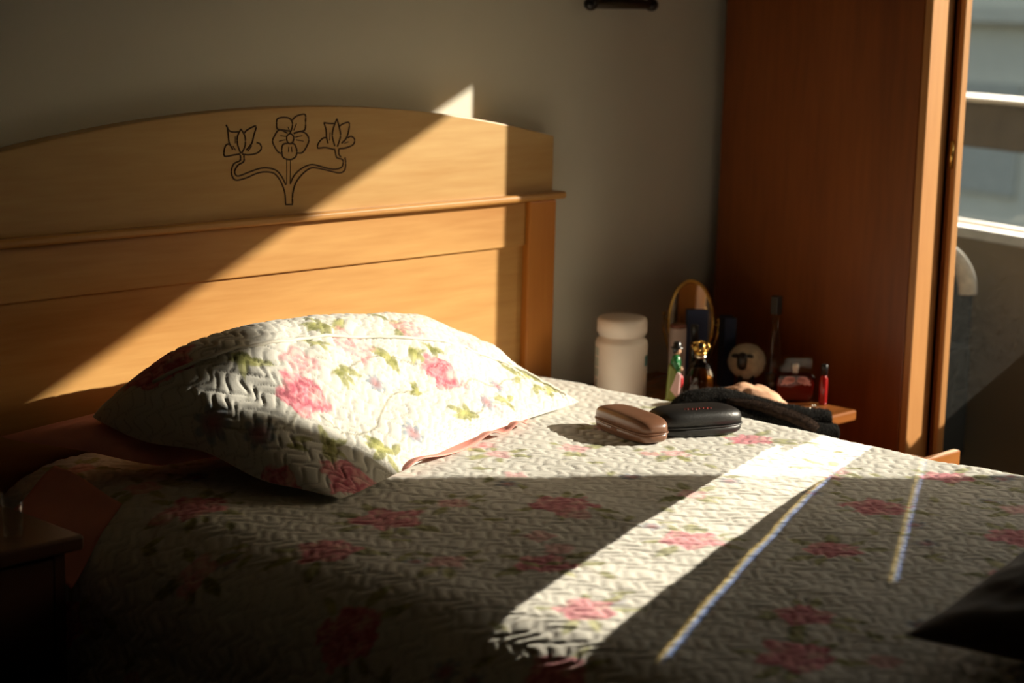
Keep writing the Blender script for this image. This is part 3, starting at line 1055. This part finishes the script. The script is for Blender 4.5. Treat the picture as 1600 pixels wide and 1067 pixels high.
# little glazed figurine: facing the right of the bed
fg = thing('figurine', 'small glazed figurine in green jacket and black hat, holding pink cloth', 'figurine', on_ns(.873, -.245), math.radians(-46))
MB().box(-.020, .020, -.015, .015, 0, .012).build('base', LIMEP, fg, .003)
MB().prism([(-.018, .012), (.004, .012), (.002, .080), (-.008, .092), (-.013, .088)], 'y', -.012, .012).build('cloak', OLIVEP, fg, .004)
bd = MB()
for sy in (-1, 1):
    bd.tube([(.007, sy * .005, .013), (.006, sy * .005, .03), (.004, sy * .005, .05), (.002, sy * .004, .072)], [.0038, .0044, .005, .007], 10)
    bd.ball((.011, sy * .005, .0145), .004, 8, 6, (1.6, .8, .7))
bd.tube([(.001, 0, .066), (.002, 0, .082), (.003, 0, .096), (.002, 0, .107), (.003, 0, .114)], [.009, .0085, .0095, .007, .0035], 12)
bd.ball((.004, 0, .1205), .0078, 14, 10, (1, .85, 1.15))
bd.ball((.0115, 0, .1195), .0018, 8, 6)
bd.build('body', SKIN, fg)
MB().lathe([(.0108, .070), (.0098, .082), (.0112, .096), (.0088, .107), (.004, .1125)], 16, (.0015, 0, 0)).build('jacket', GREENP, fg)
for sy in (-1, 1):
    MB().tube([(.001, sy * .009, .103), (.004, sy * .012, .092), (.010, sy * .010, .083)], [.0042, .004, .0034], 8).build('sleeve', GREENP, fg)
    MB().ball((.013, sy * .008, .0815), .0034, 10, 7, (1.2, .8, 1)).build('hand', SKIN, fg)
MB().prism([(-.012, .036), (.002, .020), (.011, .024), (.013, .072), (.004, .076)], 'y', -.0125, .004).build('apron', PINKP, fg, .003)
MB().ball((.0135, -.004, .054), .007, 12, 10, (.8, .9, 2.2)).build('pouch', REDP, fg)
MB().ball((.0005, 0, .1235), .0088, 12, 8, (1, .95, 1.1)).build('hair', BLACKP, fg)
MB().lathe([(0, .127), (.0135, .1265), (.014, .128), (.0085, .130), (.0080, .138), (.0055, .141), (0, .1415)], 18, (.003, 0, 0)).build('hat', BLACKP, fg)

# crown-stoppered scent bottle
cp = thing('crown_bottle', 'dark amber perfume bottle with golden crown stopper beside the figurine', 'perfume bottle', on_ns(.935, -.265))
MB().lathe([(0, 0), (.030, 0), (.034, .006), (.036, .02), (.033, .06), (.024, .082), (.013, .092), (.010, .098), (.010, .106)], 40, rib=lambda a, z: 1 + .05 * math.cos(10 * a)).build('bottle_glass', AMBER, cp)
MB().lathe([(0, .004), (.028, .005), (.032, .02), (.029, .058), (.018, .076), (0, .078)], 32, rib=lambda a, z: 1 + .04 * math.cos(10 * a)).build('perfume', plain('dark_amber_liquid', (.10, .055, .012), .3), cp)
MB().lathe([(.009, .100), (.0135, .101), (.0135, .107), (.009, .108)], 24).build('collar', SILVER, cp)
cr = MB().lathe([(.010, .108), (.0125, .108), (.0135, .114), (.0115, .114)], 24)
for k in range(6):
    a = k * PI / 3
    ca, sa = math.cos(a), math.sin(a)
    cr.tube([(.0125 * ca, .0125 * sa, .113), (.0185 * ca, .0185 * sa, .124), (.017 * ca, .017 * sa, .132), (.009 * ca, .009 * sa, .1355), (0, 0, .134)], .0017, 6)
    cr.ball((.0185 * ca, .0185 * sa, .126), .0026, 8, 6)
    cr.ball((.013 * math.cos(a + PI / 6), .013 * math.sin(a + PI / 6), .119), .0026, 8, 6)
cr.ball((0, 0, .137), .0034, 10, 8)
cr.build('crown_stopper', GOLD, cp)

# oval vanity mirror
vm = thing('vanity_mirror', 'oval vanity mirror in a beaded gold frame standing behind the bottles', 'mirror', on_ns(1.108, -.098))
vn = Vector((-.98, -.20, .03)).normalized()
vz = Vector((0, 0, 1)); vz = (vz - vn * vz.dot(vn)).normalized()
vx = vz.cross(vn)
cz = .138
A_, B_ = .056, .094


def vpt(a, kx=1.0, d=0.0):
    return Vector((0, 0, cz)) + vx * (A_ * kx * math.cos(a)) + vz * (B_ * kx * math.sin(a)) + vn * d


MB().tube([vpt(2 * PI * k / 64) for k in range(64)], .0045, 8, closed=True).build('oval_frame', GOLD, vm)
bdm = MB()
for k in range(56):
    bdm.ball(vpt(2 * PI * k / 56, 1.03, .003), .0030, 6, 4)
bdm.build('beading', GOLD, vm, kind='stuff')
N = 64
MB().add([vpt(2 * PI * k / N, .97, .001) for k in range(N)] + [vpt(2 * PI * k / N, .97, -.003) for k in range(N)],
         [tuple(range(N)), tuple(range(2 * N - 1, N - 1, -1))] + [(i, i + N, (i + 1) % N + N, (i + 1) % N) for i in range(N)]).build('mirror_glass', VMIRROR, vm)
st = MB()
for s in (-1, 1):
    q = Vector((0, 0, cz)) + vx * s * (A_ + .004)
    st.tube([q + vx * s * .010 + vz * .008, q + vx * s * .010 - vz * .02, Vector((0, 0, .05)) + vx * s * .050, Vector((0, 0, .026)) + vx * s * .02, Vector((0, 0, .020))], .0026, 8)
    st.ball(q + vx * s * .010 + vz * .012, .0045, 10, 8)
    st.tube([q - vx * s * .002, q + vx * s * .012], .0018, 6)
st.build('yoke', GOLD, vm)
MB().lathe([(0, 0), (.036, 0), (.036, .004), (.02, .009), (.007, .014), (.005, .028), (0, .03)], 28).build('foot', GOLD, vm)

# boxes and bottles round the mirror
cd = thing('navy_carton', 'slim navy blue carton standing in front of the oval mirror', 'carton', on_ns(1.028, -.178), math.radians(-38))
MB().box(-.0245, .0245, -.008, .008, 0, .186).build('carton_box', NAVY, cd, .0008)
c2 = thing('navy_box', 'tall narrow dark blue box standing right of the oval mirror', 'box', on_ns(1.132, -.186), math.radians(-35))
MB().box(-.014, .014, -.022, .022, 0, .160).build('box_body', NAVY, c2, .0008)
cn = thing('wax_candle', 'pale pink pillar candle with rust brown top behind the figurine', 'candle', on_ns(.972, -.170))
MB().lathe([(0, 0), (.0185, 0), (.019, .002), (.019, .148), (.018, .150), (0, .149)], 28).build('wax_pillar', CANDLE, cn)
MB().lathe([(0, .1495), (.0185, .1505), (.0185, .157), (.017, .158), (0, .158)], 28).build('top_cap', RUST, cn)
bs = thing('black_capped_vial', 'small dark vial with black cap between candle and mirror', 'vial', on_ns(.975, -.215))
MB().lathe([(0, 0), (.010, 0), (.0105, .002), (.0105, .12), (.006, .130), (0, .130)], 18).build('vial_glass', AMBER, bs)
MB().lathe([(0, .126), (.0085, .126), (.0085, .160), (.0075, .162), (0, .162)], 18).build('cap', BLACKPL, bs)

# sheep
sh = thing('toy_sheep', 'round woolly cream sheep ornament with a black face', 'sheep ornament', on_ns(1.113, -.258), math.radians(-142))
nr = np.random.RandomState(3)
dirs = nr.normal(size=(160, 3)); dirs /= np.linalg.norm(dirs, axis=1)[:, None]


def woolly(p):
    q = np.array(p); q = q / (np.linalg.norm(q) + 1e-9)
    return 1 + .15 * max(0, (dirs @ q).max() - .93) / .07


flc = MB().ball((0, 0, .070), .036, 64, 40, (1.0, 1.02, .97), disp=woolly).build('fleece', WOOL, sh)
fuzz(flc, 2600, .0045, WOOL, sh)
MB().ball((.036, -.011, .076), .0145, 20, 14, (.65, .84, 1.4), e=(.9, .8)).build('face', BLACKP, sh)
for s in (-1, 1):
    MB().ball((.034, -.011 + s * .0155, .0875), .0075, 12, 8, (.7, 1.25, .7)).build('ear', BLACKP, sh)
for a, b in ((.016, .013), (.016, -.013), (-.016, .013), (-.016, -.013)):
    MB().lathe([(0, 0), (.0065, 0), (.0055, .004), (.005, .042), (0, .044)], 10, (a, b, 0)).build('leg', BLACKP, sh)

# tall bottle
tb = thing('tall_bottle', 'tall slender clear bottle with square black cap by the wardrobe', 'bottle', on_ns(1.122, -.325))
MB().lathe([(0, 0), (.017, 0), (.0185, .004), (.0185, .06), (.0135, .11), (.0085, .145), (.0075, .187), (0, .187)], 24).build('bottle_glass', CLEAR, tb)
MB().lathe([(0, .003), (.0165, .004), (.017, .05), (0, .052)], 20).build('liquid', plain('dark_liquid', (.06, .022, .008), .3), tb)
MB().box(-.0095, .0095, -.0095, .0095, .185, .226).build('cap', BLACKPL, tb, .0015)

# pink perfume flacon with leaf print
pf = thing('perfume_flacon', 'red perfume flacon printed with pink leaves, near the nightstand edge', 'perfume bottle', on_ns(1.112, -.392), math.radians(-46))
MB().prism([(-.034, 0), (.034, 0), (.040, .008), (.044, .040), (.041, .058), (.034, .064), (-.034, .064), (-.041, .058), (-.044, .040), (-.040, .008)], 'y', -.014, .014).build('flacon_glass', PINKGL, pf, .004, 3)
MB().prism([(-.032, .005), (.032, .005), (.038, .012), (.041, .040), (.038, .052), (-.038, .052), (-.041, .040), (-.038, .012)], 'y', -.010, .010).build('perfume', plain('red_brown_perfume', (.20, .045, .025), .3), pf, .003)
MB().box(-.036, .036, -.010, .010, .0645, .100).build('clear_cap', CLEAR, pf, .003)
MB().lathe([(0, .0645), (.006, .0645), (.006, .072), (.0075, .0725), (.0075, .085), (0, .086)], 16).build('spray_nozzle', WHITEPL, pf)
for s in (-1, 1):
    lf = MB()
    for k in range(6):
        a = PI * (.12 + .80 * k / 5)
        bx, bz = s * .004, .056
        L = .034 - .006 * abs(k - 2)
        dx, dz = s * math.cos(a * .62 - .30), -math.sin(a * .62 - .05) * .62
        wv = .0036
        nxx, nzz = -dz, dx
        pts = []
        for t_, w_ in ((0, .3), (.35, .9), (.75, 1), (1, .45)):
            pts.append((bx + dx * L * t_ + nxx * wv * w_, bz + dz * L * t_ + nzz * wv * w_))
        for t_, w_ in ((1, .45), (.75, 1), (.35, .9), (0, .3)):
            pts.append((bx + dx * L * t_ - nxx * wv * w_, bz + dz * L * t_ - nzz * wv * w_))
        lf.prism(pts, 'y', -.0155, -.0143)
    lf.build('leaf_print', PINKDEC, pf, kind='stuff')
rb = thing('red_bottle', 'tiny glossy red bottle with black cap right of the leaf-printed flacon', 'bottle', on_ns(1.135, -.452))
MB().lathe([(0, 0), (.008, 0), (.009, .003), (.009, .058), (.006, .063), (.005, .068)], 20).build('bottle_body', REDGL, rb)
MB().lathe([(0, .066), (.0075, .066), (.0075, .088), (.006, .090), (0, .090)], 20).build('cap', BLACKPL, rb)

# silver ring and chain
rg = thing('silver_bracelet', 'thin silver bracelet lying on the nightstand front corner', 'bracelet', on_ns(1.078, -.470))
MB().tube([(.017 * math.cos(a), .012 * math.sin(a), .002 + .0015 * math.sin(3 * a)) for a in [2 * PI * k / 32 for k in range(32)]], .0013, 6, closed=True).build('band', SILVER, rg)
ch = MB()
for k in range(9):
    ch.ball((.012 + .003 * math.cos(k * 2.1), .010 + .003 * math.sin(k * 2.1), .0045 + .0006 * (k % 3)), .0024, 8, 6)
ch.build('charm', SILVER, rg)

# ------------------------------------------------------------------ cases, gloves, cloth at the bed edge
def case(name, label, loc, rz, a, b, hl, hb, mat, e=(.60, .50)):
    t = thing(name, label, 'glasses case', loc, rz)
    MB().ball((0, 0, hb + .0008), 1, 56, 14, (a, b, hl), e=e, half=1).build('lid', mat, t)
    MB().ball((0, 0, hb), 1, 56, 10, (a * 1.0, b * 1.0, hb), e=e, half=-1).build('base', mat, t)
    rim = []
    for k in range(72):
        g = 2 * PI * k / 72
        rim.append((math.copysign(abs(math.cos(g)) ** e[0], math.cos(g)) * a * 1.006, math.copysign(abs(math.sin(g)) ** e[0], math.sin(g)) * b * 1.006, hb))
    MB().tube(rim, .0016, 6, closed=True).build('rim', mat, t)
    return t


bc = case('brown_glasses_case', 'glossy brown hard glasses case lying beside the quilted pillow', (.357, -.560, bed_top(.357, -.56, .04) - .004), math.radians(-106), .090, .038, .026, .023, BROWNLE)
MB().box(-.010, .010, -.0385, -.0345, .013, .0235).build('clasp', BROWNLE, bc, .0015)
kc = case('black_glasses_case', 'black zipped glasses case lying between brown case and gloves', (.480, -.612, bed_top(.48, -.612, .04) - .004), math.radians(-24), .091, .045, .032, .022, BLACKLE)
MB().tube([(-.03, .044, .034), (-.015, .046, .036), (0, .0455, .036)], .0012, 6).build('zip_pull', SILVER, kc)
scr = MB()
q = []
for k in range(60):
    t_ = k / 59
    q.append((-.034 + .055 * t_, -.024 + .0035 * math.sin(t_ * 44) + .002 * math.sin(t_ * 13), 0))


def lid_z(x, y, a=.091, b=.045, h=.032, e=(.60, .50), hb=.0228):
    rr = (abs(x / a) ** (2 / e[0]) + abs(y / b) ** (2 / e[0])) ** (e[0] / e[1])
    return hb + h * max(0, 1 - rr) ** (e[1] / 2)


scr.tube([(x, y, lid_z(x, y) + .0003) for x, y, _ in q], .0007, 5)
scr.build('script_mark', REDINK, kc, label='faint red handwritten-style lettering')


def lumpy(path, rad, flat, mat, name, parent, n=26, seed=1, amp=.10):
    """soft flattened roll of cloth with wrinkles"""
    pts = smooth_line(path, 6)
    m = len(pts)
    rr = np.interp(np.linspace(0, 1, m), np.linspace(0, 1, len(rad)), rad)
    mb = MB().tube(pts, list(rr), n, flat=flat)
    a = np.array(mb.v)
    k = np.arange(len(a))
    nz = fbm(a[:, 0] * 60 + a[:, 2] * 40, a[:, 1] * 60, seed, 3) - .5
    nz2 = fbm(a[:, 0] * 260 + a[:, 2] * 130, a[:, 1] * 260 - a[:, 2] * 90, seed + 5, 2) - .5
    ctr = np.repeat(np.array(pts), n, 0)
    dv = a - ctr
    a = ctr + dv * (1 + amp * 2.2 * nz + .10 * nz2)[:, None]
    mb.v = [tuple(p) for p in a]
    return mb.build(name, mat, parent)


KNITF = plain('dark_grey_fibre', (.028, .025, .021), .9)
gl = thing('black_gloves', 'pair of fuzzy black knit gloves heaped between bed and nightstand', 'gloves', (.70, -.56, .58))
ga = lumpy([(-.075, .115, .026), (-.03, .105, .036), (.03, .070, .036), (.085, .015, .018), (.135, -.045, .004), (.175, -.088, .000)], [.010, .028, .034, .032, .031, .029], (.58, 1.1), KNITB, 'upper_glove', gl, seed=2)
gb = lumpy([(-.02, .04, .020), (.04, -.01, .006), (.09, -.055, -.008), (.13, -.09, -.016), (.158, -.118, -.020)], [.02, .032, .034, .033, .029], (.52, 1.1), KNITB, 'lower_glove', gl, seed=6)
gc = lumpy([(.0, .04, .040), (.04, -.01, .032), (.075, -.06, .016), (.095, -.095, .002), (.10, -.11, -.006)], [.008, .017, .021, .019, .010], (.6, 1.15), KNITBR, 'folded_thumb', gl, seed=8)
for g_, m_, k_ in ((ga, KNITF, 10000), (gb, KNITF, 8000), (gc, KNITBR, 4000)):
    fuzz(g_, k_, .0058, m_, gl)

pe = thing('peach_cloth', 'crumpled peach coloured cloth bag lying on the black gloves', 'cloth', (.90, -.44, .580))
mb = MB().ball((0, 0, .0), 1, 60, 30, (.078, .040, .036), e=(.75, .8))
a = np.array(mb.v)
nz = np.abs(fbm(a[:, 0] * 38, a[:, 1] * 38 + a[:, 2] * 50, 4, 3) - .5)
k = 1 - .55 * nz
a = a * k[:, None]
a[:, 2] += -.18 * (a[:, 0]) - 2.2 * a[:, 0] ** 2
a = a @ np.array(Matrix.Rotation(math.radians(-42), 3, 'Z').transposed())
mb.v = [tuple(p) for p in a]
mb.build('cloth_body', PEACH, pe)

# ------------------------------------------------------------------ wall scroll
ws_ = thing('wall_scroll', 'dark wooden rod hanging a wall scroll above the headboard', 'wall hanging', (.965, .02, 1.38))
MB().tube([(-.100, 0, .012), (.100, 0, .012)], .010, 14).build('rod', plain('scroll_rod', (.06, .038, .018), .6), ws_)
for s in (-1, 1):
    MB().ball((s * .103, 0, .012), .0145, 16, 10, (1.15, 1, 1)).build('rod_knob', BLACKP, ws_)
MB().box(-.085, .085, .006, .010, .018, .62).build('scroll_sheet', STEELC, ws_)
MB().tube([(-.095, .004, .63), (.095, .004, .63)], .007, 12).build('top_rod', BLACKP, ws_)

# ------------------------------------------------------------------ left nightstand with a drinking glass
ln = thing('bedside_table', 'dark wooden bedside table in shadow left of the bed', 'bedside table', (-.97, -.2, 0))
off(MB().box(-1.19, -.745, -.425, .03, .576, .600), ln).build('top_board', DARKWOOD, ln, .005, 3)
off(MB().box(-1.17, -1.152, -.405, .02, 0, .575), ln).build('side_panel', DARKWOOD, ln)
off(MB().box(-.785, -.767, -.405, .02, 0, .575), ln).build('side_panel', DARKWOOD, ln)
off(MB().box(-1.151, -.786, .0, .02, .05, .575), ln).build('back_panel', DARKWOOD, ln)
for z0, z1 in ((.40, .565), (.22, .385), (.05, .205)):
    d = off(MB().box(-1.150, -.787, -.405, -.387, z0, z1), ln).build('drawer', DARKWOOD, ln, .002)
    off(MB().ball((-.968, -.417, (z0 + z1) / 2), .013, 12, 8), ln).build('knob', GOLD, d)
gs = thing('drinking_glass', 'clear drinking glass standing on the dark bedside table', 'glass', (-.828, -.362, .6005))
MB().lathe([(0, .0), (.013, .0), (.0145, .003), (.0165, .066), (.0155, .066), (.0135, .006), (0, .005)], 28).build('tumbler', CLEAR, gs)

# ------------------------------------------------------------------ seen only in the wardrobe mirror: chair, balcony, building
ac = thing('armchair', 'dark armchair with an added pale rim-light roll, reflected in the wardrobe mirror', 'armchair', (1.80, -1.325, 0))
bp_ = []
hw = .275


def back_outline(hw, zt, rad, n=8):
    o = [(-hw, .38)]
    for k in range(n + 1):
        a = PI - PI / 2 * k / n
        o.append((-hw + rad + rad * math.cos(a), zt - rad + rad * math.sin(a)))
    for k in range(n + 1):
        a = PI / 2 - PI / 2 * k / n
        o.append((hw - rad + rad * math.cos(a), zt - rad + rad * math.sin(a)))
    return o + [(hw, .38)]


ol = back_outline(hw, .772, .10)
MB().prism(ol, 'x', .06, .145).build('backrest', TEALCH, ac, .02, 3)
MB().tube([(.10, y, z + .006) for y, z in smooth_line([(a * 1.05, b) for a, b in ol[1:-1]], 3)], .024, 14, up=(1, 0, 0)).build('rim_light_roll', RIMCREAM, ac)  # cream roll added along the back to imitate its sunlit rim
MB().box(-.40, .055, -.25, .25, .28, .42).build('seat', TEALCH, ac, .03, 3)
for s in (-1, 1):
    a, b = sorted((s * .255, s * .33))
    MB().box(-.38, .10, a, b, .25, .56).build('armrest', TEALCH, ac, .025, 3)
for a in (-.35, .07):
    for b in (-.22, .22):
        MB().lathe([(0, 0), (.016, 0), (.022, .26), (0, .26)], 12, (a, b, 0)).build('leg', DARKWOOD, ac)

struct(MB().box(2.23, 3.35, -6.0, 1.5, -.25, -.05), 'trim_1', CONC)          # balcony slab
bl = thing('balcony_railing', 'concrete balcony railing with white top cap, reflected in the mirror', 'railing', (3.24, -2.2, -.05))
off(MB().box(3.20, 3.30, -5.9, 1.4, .915, 1.075), bl).build('beam', CONC, bl, .005)
off(MB().box(3.17, 3.33, -5.9, 1.4, 1.076, 1.092), bl).build('top_cap', RAILM, bl, .004)
for y in np.arange(-5.6, 1.4, 1.35):
    off(MB().box(3.215, 3.285, y - .04, y + .04, -.05, .914), bl).build('post', CONC, bl, .005)
fc = thing('apartment_block', 'pale grey apartment block across the street, reflected in the mirror', 'building', (16, -14, -6))
off(MB().box(16, 24, -34, 6, -6, 5.2), fc).build('facade', FACADE, fc)
for z in (-3.9, -1.0, 1.9):
    for y in np.arange(-32, 5, 3.1):
        w_ = off(MB().box(15.93, 15.99, y, y + 1.5, z, z + 1.4), fc).build('window', FACADED, fc)
    off(MB().box(15.8, 15.99, -34, 6, z - .75, z - .55), fc).build('ledge', FACADE, fc)
struct(MB().box(3.4, 30, -40, 10, -6.2, -6.0), 'trim_2', CONC)               # street
